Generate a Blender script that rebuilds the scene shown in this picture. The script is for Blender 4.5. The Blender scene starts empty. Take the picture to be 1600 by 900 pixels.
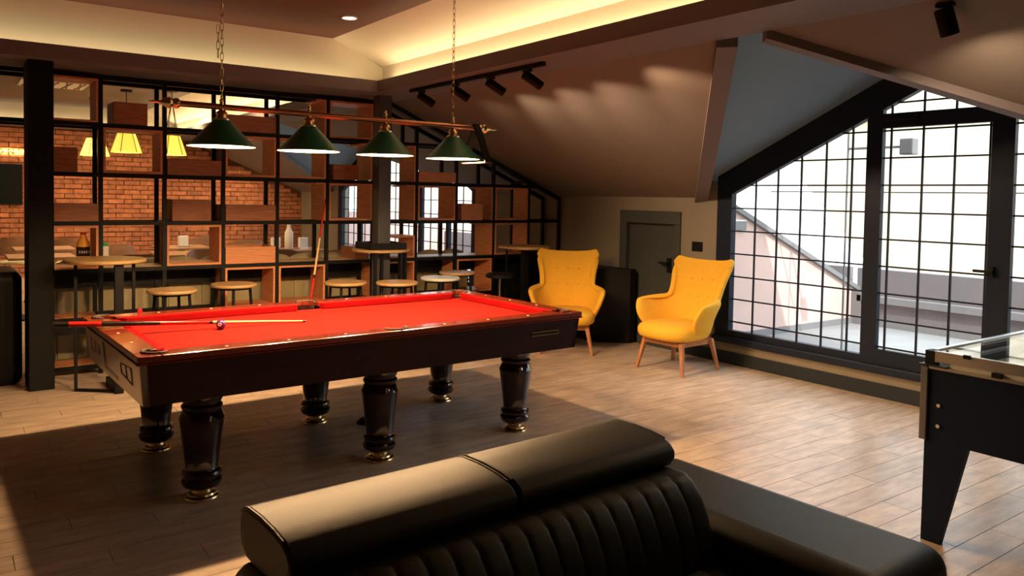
import bpy, bmesh, math, random
from mathutils import Vector, Matrix
random.seed(7)
PI = math.pi
S = bpy.context.scene
COL = S.collection

# ------------------------------------------------------------------ camera
CAMZ = 1.557
YAW, PITCH, ROLL = math.radians(35.921), math.radians(2.172), math.radians(1.051)
fw = Vector((math.sin(YAW)*math.cos(PITCH), math.cos(YAW)*math.cos(PITCH), -math.sin(PITCH)))
rt0 = Vector((math.cos(YAW), -math.sin(YAW), 0)); up0 = rt0.cross(fw)
rt = math.cos(ROLL)*rt0 + math.sin(ROLL)*up0
up = -math.sin(ROLL)*rt0 + math.cos(ROLL)*up0
cd = bpy.data.cameras.new('camera'); cam = bpy.data.objects.new('camera', cd); COL.objects.link(cam)
cam.matrix_world = Matrix(((rt.x, up.x, -fw.x, 0), (rt.y, up.y, -fw.y, 0), (rt.z, up.z, -fw.z, CAMZ), (0, 0, 0, 1)))
cd.sensor_width = 36; cd.lens = 1217.1/1600*36; cd.shift_y = -(450-354.04)/1600
cd.clip_start = .05; cd.clip_end = 200
S.camera = cam

# ------------------------------------------------------------------ sky, sun, exposure
S.view_settings.view_transform = 'Standard'; S.view_settings.look = 'None'
S.view_settings.exposure = 0.0; S.view_settings.gamma = 1
W = bpy.data.worlds.new('sky'); S.world = W; W.use_nodes = True
nt = W.node_tree; nt.nodes.clear()
bg = nt.nodes.new('ShaderNodeBackground'); out = nt.nodes.new('ShaderNodeOutputWorld')
bg.inputs[0].default_value = (0.80, 0.91, 1.0, 1); bg.inputs[1].default_value = 4.2
nt.links.new(bg.outputs[0], out.inputs[0])

def look(o, d):
    o.rotation_euler = Vector(d).to_track_quat('-Z', 'Y').to_euler()
def light(kind, name, loc, d=(0, 0, -1), power=10, col=(1, 1, 1), **k):
    l = bpy.data.lights.new(name, kind); l.energy = power; l.color = col
    for a, b in k.items(): setattr(l, a, b)
    o = bpy.data.objects.new(name, l); COL.objects.link(o); o.location = loc; look(o, d); return o
light('SUN', 'sun', (8, 0, 9), (.30, .62, -.72), 4.5, (1, .93, .84), angle=.01)
WARM = (1, .70, .36); WARM2 = (1, .62, .28); LED = (1, .79, .46)
# cove strips hidden in the lips of the two ceiling trays
light('AREA', 'cove_strip_right', (3.42, 2.3, 2.60), (0, 0, 1), 36, LED, shape='RECTANGLE', size=.05, size_y=9.0).rotation_euler = (PI, -.15, 0)
light('AREA', 'cove_strip_back', (.2, 6.93, 2.60), (0, 0, 1), 10, LED, shape='RECTANGLE', size=6.0, size_y=.05).rotation_euler = (PI-.2, 0, 0)
light('AREA', 'cove_strip_far_room', (3.42, 12.0, 2.60), (0, 0, 1), 36, LED, shape='RECTANGLE', size=.05, size_y=7.2).rotation_euler = (PI, -.15, 0)
light('AREA', 'cove_strip_far_wall', (.4, 15.88, 2.67), (0, 0, 1), 9, LED, shape='RECTANGLE', size=5.5, size_y=.05).rotation_euler = (PI-.2, 0, 0)
# added warm area fills under the far room ceiling; no fittings stand there
for x, y, p in ((1.2, 10.2, 38), (3.0, 10.2, 38), (1.2, 13.4, 60), (3.0, 13.4, 60), (4.6, 15.0, 22)):
    light('AREA', 'far_room_fill', (x, y, 2.98 if x < 3.2 else 2.1), (0, .25, -1), p, WARM, shape='DISK', size=.25, spread=2.6)

# ------------------------------------------------------------------ materials
MATS = {}
def mat(name, c, rough=.6, metal=0, var=0, scale=8, stretch=(1, 1, 1), spec=.5, bump=0, emit=None, es=0, coat=0, rnd=0, dark=None, detail=4, trans=0):
    if name in MATS: return MATS[name]
    m = bpy.data.materials.new(name); m.use_nodes = True; n = m.node_tree.nodes; L = m.node_tree.links
    b = n['Principled BSDF']; b.inputs['Roughness'].default_value = rough; b.inputs['Metallic'].default_value = metal
    b.inputs['Specular IOR Level'].default_value = spec; b.inputs['Coat Weight'].default_value = coat
    b.inputs['Coat Roughness'].default_value = .06
    b.inputs['Base Color'].default_value = (*c, 1); b.inputs['Transmission Weight'].default_value = trans
    if var or bump or dark:
        g = n.new('ShaderNodeNewGeometry'); mp = n.new('ShaderNodeMapping'); mp.inputs['Scale'].default_value = stretch
        L.new(g.outputs['Position'], mp.inputs[0])
        t = n.new('ShaderNodeTexNoise'); t.inputs['Scale'].default_value = scale; t.inputs['Detail'].default_value = detail
        t.inputs['Roughness'].default_value = .6
        L.new(mp.outputs[0], t.inputs[0])
        r = n.new('ShaderNodeValToRGB')
        d = dark or tuple(v*(1-var) for v in c); l = tuple(min(1, v*(1+var*.6)) for v in c)
        r.color_ramp.elements[0].color = (*d, 1); r.color_ramp.elements[1].color = (*l, 1)
        r.color_ramp.elements[0].position = .33; r.color_ramp.elements[1].position = .66
        L.new(t.outputs['Fac'], r.inputs[0]); src = r.outputs[0]
        if rnd:
            oi = n.new('ShaderNodeObjectInfo'); hv = n.new('ShaderNodeHueSaturation')
            mr = n.new('ShaderNodeMapRange'); mr.inputs[3].default_value = 1-rnd; mr.inputs[4].default_value = 1+rnd
            L.new(oi.outputs['Random'], mr.inputs[0]); L.new(mr.outputs[0], hv.inputs['Value']); L.new(src, hv.inputs['Color']); src = hv.outputs[0]
        L.new(src, b.inputs['Base Color'])
        if bump:
            bp = n.new('ShaderNodeBump'); bp.inputs['Strength'].default_value = bump; bp.inputs['Distance'].default_value = .01
            L.new(t.outputs['Fac'], bp.inputs['Height']); L.new(bp.outputs[0], b.inputs['Normal'])
    if emit:
        b.inputs['Emission Color'].default_value = (*emit, 1); b.inputs['Emission Strength'].default_value = es
    MATS[name] = m; return m
M = dict(
    tile=mat('floor_tile', (.53, .42, .335), .33, var=.30, scale=3.2, stretch=(1.3, 5, 1), rnd=.09, bump=.05, detail=8),
    grout=mat('grout', (.13, .11, .09), .9),
    wallb=mat('beige_paint', (.22, .185, .135), .75, var=.06, scale=3),
    ceil=mat('ceiling_paint', (.18, .145, .128), .8, var=.04, scale=2),
    ceilf=mat('flat_ceiling_paint', (.13, .05, .033), .8),
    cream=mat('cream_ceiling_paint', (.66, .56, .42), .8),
    soff=mat('soffit_paint', (.145, .12, .125), .7),
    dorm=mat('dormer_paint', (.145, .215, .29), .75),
    black=mat('black_metal', (.006, .006, .007), .5, spec=.17),
    navy=mat('navy_black_frame', (.008, .013, .028), .5, spec=.2),
    post=mat('black_post_paint', (.006, .006, .006), .7, spec=.12, var=.15, scale=3),
    base=mat('dark_baseboard', (.018, .023, .03), .5, spec=.25),
    doorg=mat('dark_green_grey_door', (.045, .05, .045), .55),
    wood=mat('oak_veneer', (.60, .25, .11), .5, var=.22, scale=3, stretch=(2, 2, 26), detail=6),
    woodp=mat('oak_panel', (.34, .125, .055), .5, var=.3, scale=2.4, stretch=(3, 3, 30), detail=6),
    woodt=mat('light_oak_top', (.44, .28, .12), .42, var=.15, scale=4, stretch=(2, 14, 2)),
    woodl=mat('chair_leg_wood', (.42, .18, .08), .45, var=.2, scale=6, stretch=(8, 8, 1)),
    brown=mat('brown_moulded_wood', (.36, .19, .11), .4, var=.2, scale=4, stretch=(2, 2, 8)),
    mahog=mat('mahogany_lacquer', (.016, .002, .003), .5, var=.25, scale=3, stretch=(1, 6, 6), spec=.14),
    rail=mat('mahogany_rail', (.16, .022, .010), .22, var=.25, scale=3, stretch=(1, 8, 8), coat=.15),
    endp=mat('end_panel_reflection', (.60, .50, .43), .2, spec=.8, coat=.3),  # glossy panel; pale base colour stands in for the reflected floor
    legm=mat('mahogany_leg', (.014, .003, .003), .12, coat=.5),
    cloth=mat('red_baize', (.22, .0085, .0055), .95, spec=.1, var=.05, scale=60),
    cush=mat('red_cushion_cloth', (.20, .001, .002), .9, spec=.08),
    brass=mat('brass', (.80, .62, .34), .22, 1),
    bar=mat('bronze_red_tube', (.42, .17, .09), .16, 1),
    chrome=mat('chrome', (.7, .7, .7), .2, 1),
    ivory=mat('ivory_dot', (.85, .78, .6), .4),
    green=mat('green_enamel', (.002, .15, .085), .42),
    white=mat('white_enamel', (.9, .88, .82), .5),
    bulb=mat('bulb_glow', (1, .9, .7), .5, emit=(1, .82, .5), es=14),
    yel=mat('yellow_fabric', (.76, .42, .03), .9, var=.05, scale=40, bump=.1),
    yelb=mat('yellow_button', (.70, .33, .02), .85),
    leath=mat('black_leather', (.009, .010, .008), .48, spec=.34, var=.15, scale=180, bump=.10),
    brick=mat('brick', (.44, .16, .075), .85, var=.32, scale=11, rnd=.18, bump=.3),
    mort=mat('brick_mortar', (.13, .05, .025), .95),
    olive=mat('olive_vinyl', (.34, .30, .17), .6, var=.1, scale=5),
    oliveb=mat('olive_cushion', (.42, .38, .23), .7, var=.15, scale=9),
    pink=mat('pink_render', (.72, .50, .44), .9, var=.06, scale=2),
    grey=mat('grey_render', (.20, .175, .18), .9, var=.06, scale=2),
    cope=mat('grey_coping', (.22, .215, .22), .7),
    terr=mat('terrace_paving', (.27, .27, .27), .7, var=.1, scale=3),
    bldg=mat('cream_render', (.62, .52, .38), .9, var=.05, scale=.6),
    whiter=mat('white_render', (.9, .88, .84), .9),
    alu=mat('aluminium', (.55, .56, .56), .3, 1),
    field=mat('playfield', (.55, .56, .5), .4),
    dgreen=mat('navy_laminate', (.003, .008, .024), .5, spec=.12),
    greyl=mat('grey_laminate', (.11, .105, .115), .5),
    orange=mat('orange_drink', (1, .50, .06), .5),
    red=mat('red_plastic', (.6, .01, .02), .3),
    gplast=mat('green_plastic', (.02, .35, .08), .4),
    paper=mat('white_paper', (.8, .78, .74), .8),
    purple=mat('purple_ball', (.10, .02, .16), .08, coat=1),
    cuew=mat('cue_maple', (.80, .55, .28), .3),
    cueb=mat('cue_black', (.02, .015, .015), .2),
    cuer=mat('cue_red', (.62, .02, .015), .2, coat=.5),
    collar=mat('pocket_leather', (.075, .05, .04), .65, spec=.2),
    screen=mat('screen_black', (.008, .01, .012), .15),
    shade=mat('yellow_glass_shade', (.9, .7, .2), .5, emit=(1, .60, .05), es=.95),
    lead=mat('lead_line', (.12, .08, .02), .5),
    ledm=mat('lamp_lens', (1, .9, .7), .5, emit=(1, .85, .6), es=6),
    sign=mat('sign_letter', (.06, .03, .01), .5),
    concrete=mat('slate_column', (.06, .063, .067), .5, var=.35, scale=3, stretch=(3, 3, .6)),
)
def glassmat():
    m = bpy.data.materials.new('window_glass'); m.use_nodes = True; n = m.node_tree.nodes; L = m.node_tree.links; n.clear()
    o = n.new('ShaderNodeOutputMaterial'); t = n.new('ShaderNodeBsdfTransparent'); g = n.new('ShaderNodeBsdfGlossy'); x = n.new('ShaderNodeMixShader')
    f = n.new('ShaderNodeLayerWeight'); f.inputs['Blend'].default_value = .5
    pw = n.new('ShaderNodeMath'); pw.operation = 'POWER'; pw.inputs[1].default_value = 5
    ma = n.new('ShaderNodeMath'); ma.operation = 'MULTIPLY_ADD'; ma.inputs[1].default_value = .9; ma.inputs[2].default_value = .05
    g.inputs['Roughness'].default_value = .0; t.inputs[0].default_value = (.96, .98, .97, 1)
    L.new(f.outputs['Facing'], pw.inputs[0]); L.new(pw.outputs[0], ma.inputs[0])
    L.new(ma.outputs[0], x.inputs[0]); L.new(t.outputs[0], x.inputs[1]); L.new(g.outputs[0], x.inputs[2]); L.new(x.outputs[0], o.inputs[0])
    return m
M['glass'] = glassmat()

# ------------------------------------------------------------------ mesh helpers
def B(): return bmesh.new()
I4 = Matrix.Identity(4)
def box(bm, x0, x1, y0, y1, z0, z1, m=I4):
    v = [bm.verts.new(m @ Vector(p)) for p in ((x0, y0, z0), (x1, y0, z0), (x1, y1, z0), (x0, y1, z0), (x0, y0, z1), (x1, y0, z1), (x1, y1, z1), (x0, y1, z1))]
    for f in ((0, 3, 2, 1), (4, 5, 6, 7), (0, 1, 5, 4), (1, 2, 6, 5), (2, 3, 7, 6), (3, 0, 4, 7)): bm.faces.new([v[i] for i in f])
    return bm
def prism(bm, pts, axis, a, b, m=I4):
    """pts: polygon in the two other axes (in x,y,z order), extruded along axis a..b"""
    def P(p, t):
        q = list(p); q.insert(axis, t); return m @ Vector(q)
    A = [bm.verts.new(P(p, a)) for p in pts]; C = [bm.verts.new(P(p, b)) for p in pts]; n = len(pts)
    bm.faces.new(A); bm.faces.new(C[::-1])
    for i in range(n): bm.faces.new((A[i], C[i], C[(i+1) % n], A[(i+1) % n]))
    return bm
def frame_m(p, d):
    d = Vector(d).normalized(); q = d.to_track_quat('Z', 'Y'); return Matrix.Translation(p) @ q.to_matrix().to_4x4()
def lathe(bm, prof, seg=24, m=I4, cap=True):
    rings = []
    for r, z in prof:
        rings.append([bm.verts.new(m @ Vector((max(r, 1e-4)*math.cos(2*PI*i/seg), max(r, 1e-4)*math.sin(2*PI*i/seg), z))) for i in range(seg)])
    for a, b in zip(rings, rings[1:]):
        for i in range(seg): bm.faces.new((a[i], a[(i+1) % seg], b[(i+1) % seg], b[i]))
    if cap: bm.faces.new(rings[0][::-1]); bm.faces.new(rings[-1])
    return bm
def tube(bm, p0, p1, r0, r1=None, seg=10):
    p0 = Vector(p0); p1 = Vector(p1); r1 = r0 if r1 is None else r1
    return lathe(bm, [(r0, 0), (r1, (p1-p0).length)], seg, frame_m(p0, p1-p0))
def beam(bm, p0, p1, w, h):
    """rectangular bar"""
    p0 = Vector(p0); p1 = Vector(p1); d = (p1-p0); L = d.length; d.normalize()
    s = d.cross(Vector((0, 0, 1)))
    s = s.normalized() if s.length > 1e-3 else Vector((1, 0, 0)); u = s.cross(d)
    m = Matrix(((s.x, d.x, u.x, p0.x), (s.y, d.y, u.y, p0.y), (s.z, d.z, u.z, p0.z), (0, 0, 0, 1)))
    return box(bm, -w/2, w/2, 0, L, -h/2, h/2, m)
def obj(name, bm, m, parent=None, smooth=False, bevel=0, seg=2, sub=0, m2=None):
    bmesh.ops.recalc_face_normals(bm, faces=bm.faces)
    me = bpy.data.meshes.new(name); bm.to_mesh(me); bm.free()
    me.materials.append(M[m]); 
    if m2: me.materials.append(M[m2])
    if smooth: me.polygons.foreach_set('use_smooth', [True]*len(me.polygons))
    o = bpy.data.objects.new(name, me); COL.objects.link(o)
    if parent: o.parent = parent
    if bevel:
        b = o.modifiers.new('bevel', 'BEVEL'); b.width = bevel; b.segments = seg; b.limit_method = 'ANGLE'; b.angle_limit = .6
    if sub:
        s = o.modifiers.new('sub', 'SUBSURF'); s.levels = sub; s.render_levels = sub
    if smooth and not sub:
        try: me.set_sharp_from_angle(angle=.7)
        except Exception: pass
    return o
def tag(o, label, cat, group=None):
    o['label'] = label; o['category'] = cat
    if group: o['group'] = group
    return o
def thing(name, label, cat, loc=(0, 0, 0), rz=0, group=None):
    o = bpy.data.objects.new(name, None); COL.objects.link(o); o.location = loc; o.rotation_euler = (0, 0, rz)
    o.empty_display_size = .05
    return tag(o, label, cat, group)
def struct(o): o['kind'] = 'structure'; return o
def sbox(name, m, *a, bevel=0): return struct(obj(name, box(B(), *a), m, bevel=bevel))
def stuff(o): o['kind'] = 'stuff'; return o
def copytree(r, loc, rz, label=None):
    c = r.copy(); COL.objects.link(c); c.location = loc; c.rotation_euler = (0, 0, rz)
    if label: c['label'] = label
    for ch in list(r.children):
        d = ch.copy(); COL.objects.link(d); d.parent = c
        for g in ch.children:
            e = g.copy(); COL.objects.link(e); e.parent = d
    return c

# ------------------------------------------------------------------ key dimensions
XE = 6.06            # inner face of the outer (right) wall
YG = 7.36            # front plane of the shelf divider
YF = 16.0            # far brick wall
ZS = 2.53            # soffit
ZC = 3.03            # flat ceiling
SL = .42
def zs(x): return 1.583 + SL*(XE-x)
XB = 3.80            # where the slope meets the soffit beam
XL = -3.0; YN = -2.6 # left wall, wall behind the camera

# ------------------------------------------------------------------ floor
fl = sbox('floor', 'grout', XL, XE+.2, YN, YF+.1, -.12, -.004)
PW, PL = .159, .92
tiles = []
r0 = int(math.floor(YN/PW))
for r in range(r0, int(YF/PW)+1):
    y0 = r*PW+.038; off = (r*.37) % 1*PL
    x = XL-off
    while x < XE:
        tiles.append((x, y0)); x += PL
def tilebm(bm, x0, x1, y0, y1, z=0.0):
    g = .0017
    return box(bm, x0+g, x1-g, y0+g, y1-g, -.01, z)
def vis(t):
    cx, cy = t[0]+PL/2, t[1]+PW/2
    d = Vector((cx, cy, -CAMZ)); z = d.dot(fw)
    if z < .8: return None
    px = 800+1217*d.dot(rt)/z; py = 354-1217*d.dot(up)/z
    ok = -80 < px < 1680 and py < 960
    return z if ok else None
full = tilebm(B(), 0, PL, 0, PW); me_o = obj('floor_tile', full, 'tile'); tme = me_o.data; bpy.data.objects.remove(me_o)
cand = []
for t in tiles:
    z = vis(t); whole = t[0] >= XL and t[0]+PL <= XE
    cand.append((z if z is not None else 1e9, t, whole))
cand.sort(key=lambda c: c[0]); n = 0; rest = B()
for z, t, whole in cand:
    if z < 1e8 and n < 300:
        n += 1
        if whole:
            o = bpy.data.objects.new('floor_tile', tme); COL.objects.link(o); o.location = (t[0], t[1], 0); o.parent = fl
        else:
            o = obj('floor_tile', tilebm(B(), max(t[0], XL), min(t[0]+PL, XE), t[1], t[1]+PW), 'tile', fl)
    else:
        a, b = max(t[0], XL), min(t[0]+PL, XE)
        if b-a > .02: tilebm(rest, a, b, t[1], min(t[1]+PW, YF))
stuff(obj('floor_tiling', rest, 'tile', fl))

# ------------------------------------------------------------------ outer wall with two dormer windows
DORM = [(2.95, 1.84, 1), (11.6, 2.27, 2)]     # centre y, half width of glass, number
RK = .47
ZB = .32                                      # bottom of glass
ZT0 = 1.625                                   # top of glass at its outer corner
cut = .17
segs = []
ycur = YN
for yc, hw, k in DORM:
    segs.append((ycur, yc-hw-cut)); ycur = yc+hw+cut
segs.append((ycur, YF))
b = B()
for i, (a, c) in enumerate(segs):
    if i == 1:   # wall between the dormers holds the small door opening
        box(b, XE, XE+.2, a, 5.45, 0, 1.75); box(b, XE, XE+.2, 6.28, c, 0, 1.75); box(b, XE, XE+.2, 5.45, 6.28, 1.42, 1.75)
    else: box(b, XE, XE+.2, a, c, 0, 1.75)
for yc, hw, k in DORM: box(b, XE, XE+.2, yc-hw-cut, yc+hw+cut, 0, .20)
struct(obj('wall_right', b, 'wallb'))
sbox('baseboard_right', 'base', XE-.018, XE-.001, YN, 5.43, 0, .115)
sbox('wall_left', 'wallb', XL-.1, XL, YN, YF+.1, 0, 3.2)
sbox('wall_near', 'wallb', XL, XE+.2, YN-.1, YN, 0, 3.2)

def gable(yc, hw, z0, x0, x1, zc, bm, m=I4): pass
for yc, hw, k in DORM:
    w = struct(obj('window_%d' % k, box(B(), XE, XE+.06, yc-hw-cut, yc+hw+cut, .262, ZB), 'navy'))
    zap = ZT0+RK*hw
    def ztop(y): return zap-RK*abs(y-yc)
    # jambs, rakes and inner sill: parts of the window
    for s in (-1, 1):
        e = yc+s*hw; o_ = yc+s*(hw+cut)
        obj('window_jamb', prism(B(), [(e, ZB), (o_, ZB), (o_, ztop(o_)+.30), (e, ztop(e))], 0, XE-.01, XE+.06), 'navy', w)
        a = (e, ztop(e)); c_ = (yc, zap)
        obj('window_rake', prism(B(), [a, c_, (yc, zap+.30), (o_, ztop(o_)+.30)], 0, XE-.01, XE+.06), 'navy', w)
    obj('window_sill', box(B(), XE-.05, XE+.08, yc-hw-cut, yc+hw+cut, .20, .2615), 'navy', w, bevel=.008)
    # mullions (y ranges) and transom
    if k == 1:
        mull = [(3.335, 3.465), (2.375, 2.525)]; tr = (2.16, 2.275, 2.525, 3.335)
    else:
        mull = [(12.28, 12.4), (10.8, 10.92), (9.98, 10.04), (13.05, 13.11)]; tr = (2.30, 2.40, 10.92, 12.28)
    for a, c_ in mull: obj('mullion', prism(B(), [(a, ZB), (c_, ZB), (c_, ztop(c_)), (a, ztop(a))], 0, XE, XE+.05), 'navy', w)
    obj('transom', box(B(), XE, XE+.05, tr[2], tr[3], tr[0], tr[1]), 'navy', w)
    if k == 1:
        obj('door_bottom_rail', box(B(), XE, XE+.05, 2.525, 3.335, ZB, .385), 'navy', w)
        hd = obj('door_handle', box(box(B(), XE-.05, XE-.03, 2.47, 2.60, 1.075, 1.095), XE-.035, XE+.0, 2.47, 2.49, 1.05, 1.12), 'black', w)
        cl = obj('door_closer', box(box(B(), XE-.06, XE, 3.05, 3.30, 2.215, 2.25), XE-.02, XE, 3.05, 3.2, 2.17, 2.18), 'black', w)
        lights_ = [(3.465, 4.79, ZB), (1.11, 2.375, ZB)]
    sashes = []
    edges = sorted([yc-hw, yc+hw] + [v for p in mull for v in p])
    for a, c_ in zip(edges[::2], edges[1::2]): sashes.append((a, c_))
    bars = B()
    step = .236; zstep = .2172
    zl = [.403+zstep*i for i in range(12)]
    y_ref = 4.781 if k == 1 else yc+hw
    ncell = 0
    for a, c_ in sashes:
        dr = (k == 1 and abs(a-2.525) < .01)
        z_lo = .385 if dr else ZB
        ys = [3.276, 3.024, 2.787, 2.545] if dr else [y_ref-step*i for i in range(1, 40)]
        ys = [y for y in ys if a+.012 < y < c_-.012]
        for y in ys:
            zt = ztop(y)
            box(bars, XE+.022, XE+.036, y-.007, y+.007, z_lo, zt)
        for z in zl:
            # clip to the rake
            yy0, yy1 = a, c_
            lim = (zap-z)/RK
            if lim <= 0: continue
            yy0 = max(yy0, yc-lim); yy1 = min(yy1, yc+lim)
            if yy1-yy0 > .02 and z > z_lo: box(bars, XE+.023, XE+.035, yy0, yy1, z-.0065, z+.0065)
        # panes, one per grid cell
        yv = sorted([a]+ys+[c_]); 
        for p0, p1 in zip(yv, yv[1:]):
            zv = [z_lo]+[z for z in zl if z > z_lo]
            for i, z0 in enumerate(zv):
                z1 = zv[i+1] if i+1 < len(zv) else 9
                t0, t1 = ztop(p0), ztop(p1)
                if max(t0, t1) <= z0+.01: continue
                if k == 1 and dr and tr[0] < z0+.01 and z1 < tr[1]: continue
                poly = [(p0, z0), (p1, z0), (p1, min(z1, max(t1, z0+.001))), (p0, min(z1, max(t0, z0+.001)))]
                if p0 < yc < p1 and z1 > zap: poly.insert(3, (yc, zap))
                pb = B(); vs = [pb.verts.new((XE+.029, y, z)) for y, z in poly]; pb.faces.new(vs)
                obj('pane', pb, 'glass', w); ncell += 1
    obj('muntin_bars', bars, 'navy', w)

# small door in the knee wall
d1 = struct(obj('door_1', box(B(), XE+.035, XE+.075, 5.49, 6.20, .0, 1.31), 'doorg'))
fr = B()
for a in ((5.42, 5.50, 0, 1.305), (6.195, 6.30, 0, 1.305), (5.42, 6.30, 1.3055, 1.437)): box(fr, XE-.02, XE+.06, *a)
obj('door_frame', fr, 'doorg', d1, bevel=.004)
hb = B(); box(hb, XE-.025, XE+.035, 5.585, 5.61, .885, .91); box(hb, XE-.03, XE-.012, 5.585, 5.70, .888, .908); box(hb, XE+.02, XE+.035, 5.57, 5.625, .80, .95)
obj('door_handle', hb, 'black', d1)
sw = obj('light_switch', box(B(), XE-.014, XE, 5.135, 5.265, 1.05, 1.145), 'black', bevel=.004)
tag(sw, 'black light switch plate on beige wall beside the window', 'switch')

# ------------------------------------------------------------------ ceilings
# main slope with two dormer openings
b = B()
TH = .07
def slope_panel(pts):
    lo = [b.verts.new((x, y, zs(x))) for x, y in pts]; hi = [b.verts.new((x, y, zs(x)+TH)) for x, y in pts]
    n = len(pts); b.faces.new(lo); b.faces.new(hi[::-1])
    for i in range(n): b.faces.new((lo[i], hi[i], hi[(i+1) % n], lo[(i+1) % n]))
D1 = (2.965, .195, 2.285); D2 = (11.6, .75, 2.75)   # centre, half opening at the beam, half opening at the wall
ycur = YN
for yc, h0, h1 in (D1, D2):
    slope_panel([(XB, ycur if ycur == YN else ycur), (XE+.02, ycur if ycur == YN else ywall), (XE+.02, yc-h1), (XB, yc-h0)])
    ycur = yc+h0; ywall = yc+h1
slope_panel([(XB, ycur), (XE+.02, ywall), (XE+.02, YF), (XB, YF)])
struct(obj('ceiling', b, 'ceil'))
for yc, h0, h1 in (D1, D2):
    zr = 2.73 if yc < 5 else 3.0
    k = RK if yc < 5 else .49
    for s in (-1, 1):
        bb = B()
        pts = [(XB-.12, yc), (XE+.13, yc), (XE+.13, yc+s*(h1+.06)), (XB-.12, yc+s*(h0+.06))]
        lo = [bb.verts.new((x, y, zr-k*abs(y-yc))) for x, y in pts]; hi = [bb.verts.new((x, y, zr-k*abs(y-yc)+.1)) for x, y in pts]
        bb.faces.new(lo); bb.faces.new(hi[::-1])
        for i in range(4): bb.faces.new((lo[i], hi[i], hi[(i+1) % 4], lo[(i+1) % 4]))
        struct(obj('ceiling', bb, 'dorm'))
n_t = 7
for s in (-1, 1):
    p0 = Vector((XB, 2.965+s*.165, 0)); p1 = Vector((XE, 2.965+s*2.26, 0)); d_ = (p1-p0).normalized(); q_ = Vector((d_.y, -d_.x, 0))*s
    bb = B(); w0, w1 = -.02, .105
    for (u0, u1) in ((w0, w1),):
        P_ = []
        for base in (p0, p1):
            for u in (u0, u1):
                for dz in (-.045, .10):
                    v_ = base+q_*u*1.0; P_.append(bb.verts.new((v_.x, v_.y, zs(base.x)+dz)))
        for f_ in ((0, 1, 3, 2), (4, 6, 7, 5), (0, 4, 5, 1), (2, 3, 7, 6), (0, 2, 6, 4), (1, 5, 7, 3)): bb.faces.new([P_[i] for i in f_])
    struct(obj('trim_%d' % n_t, bb, 'soff')); n_t += 1
# soffit beam along the slope, cross soffit over the shelf divider
YL = 6.80           # front edge of the cross soffit
XR = 3.32           # edge of the long soffit
YL2 = 8.15
sbox('ceiling', 'soff', XR, XB, YN, YF, ZS, ZS+.02)
sbox('ceiling', 'soff', XL, XR, YL, YL2, ZS, ZS+.02)
sbox('ceiling', 'soff', XL, XR, YF-.25, YF, 2.62, 2.64)
# lips
sbox('trim_1', 'soff', XR, XR+.02, YN, YL-.001, ZS+.0201, 2.64)
sbox('trim_2', 'soff', XL, XR+.02, YL, YL+.02, ZS+.0201, 2.64)
sbox('trim_3', 'soff', XR, XR+.02, YL2+.001, YF, ZS+.0201, 2.64)
sbox('trim_4', 'soff', XL, XR, YL2-.02, YL2, ZS+.0201, 2.64)
XS = 3.49; YE = 7.05
# step walls behind the lips, upper slope, flat ceiling
for y0, y1 in ((YN, YE), (7.9, YF)):
    sbox('ceiling', 'cream', XS, XS+.02, y0, y1, ZS+.02, 2.82)
    bb = B(); q = [(2.97, y0, 3.03), (XS+.02, y0, 2.81), (XS+.02, y1, 2.81), (2.97, y1, 3.03)]
    lo = [bb.verts.new(p) for p in q]; hi = [bb.verts.new((p[0], p[1], p[2]+.06)) for p in q]
    bb.faces.new(lo); bb.faces.new(hi[::-1])
    for i in range(4): bb.faces.new((lo[i], hi[i], hi[(i+1) % 4], lo[(i+1) % 4]))
    struct(obj('ceiling', bb, 'cream'))
sbox('ceiling', 'ceilf', XL, 2.97, YN, YE, ZC, ZC+.06)
sbox('ceiling', 'ceil', XL, 2.97, 7.9, YF, ZC, ZC+.06)
sbox('ceiling', 'ceil', XS, 6.3, YN, YF, 3.24, 3.3)
sbox('ceiling', 'ceil', XB-.1, XB-.08, YN, YF, ZS+.02, 3.26)
prism_w = prism(B(), [(XL, ZS), (XS, ZS), (XS, 2.815), (2.97, 3.035), (XL, 3.035)], 1, YE, YE+.03)
struct(obj('ceiling', prism_w, 'cream'))
prism_w = prism(B(), [(XL, ZS), (XS, ZS), (XS, 2.815), (2.97, 3.035), (XL, 3.035)], 1, 7.87, 7.9)
struct(obj('ceiling', prism_w, 'cream'))

# ------------------------------------------------------------------ far brick wall
wf = struct(obj('wall_far', box(B(), XL, XE+.2, YF, YF+.15, 0, 3.3), 'mort'))
obj('plaster_band', box(B(), XL, XB, YF-.03, YF, 2.72, 3.03), 'cream', wf)
bl, bh, bd = .262, .074, .03
bme = obj('brick', box(B(), 0, bl, -bd, 0, 0, bh), 'brick', bevel=.004, seg=1); bdat = bme.data; bpy.data.objects.remove(bme)
bc = []
row = 0; z = .0
while z < 2.68:
    x = XL+(row % 2)*.14
    while x < XE-.05:
        if zs(x+bl) > z+bh+.01 or x+bl < XB: bc.append((x, z))
        x += bl+.014
    z += bh+.013; row += 1
def bvis(c):
    d = Vector((c[0]+.13, YF, c[1]-CAMZ)); zz = d.dot(fw); px = 800+1217*d.dot(rt)/zz; py = 354-1217*d.dot(up)/zz
    return -10 < px < 470 and 195 < py < 400
seen = [c for c in bc if bvis(c)]; random.shuffle(seen)
seen.sort(key=lambda c: -c[1] if c[1] > .75 else 5)
pick = set(seen[:300]); rest = B()
for c in bc:
    jx, jz = random.uniform(-.004, .004), random.uniform(-.003, .003); jy = random.uniform(-.006, .006)
    if c in pick:
        o = bpy.data.objects.new('brick', bdat); COL.objects.link(o); o.parent = wf; o.location = (c[0]+jx, YF+jy, c[1]+jz)
    else: box(rest, c[0]+jx, c[0]+bl+jx, YF-bd+jy, YF, c[1]+jz, c[1]+bh+jz)
stuff(obj('brickwork', rest, 'brick', wf))
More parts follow.
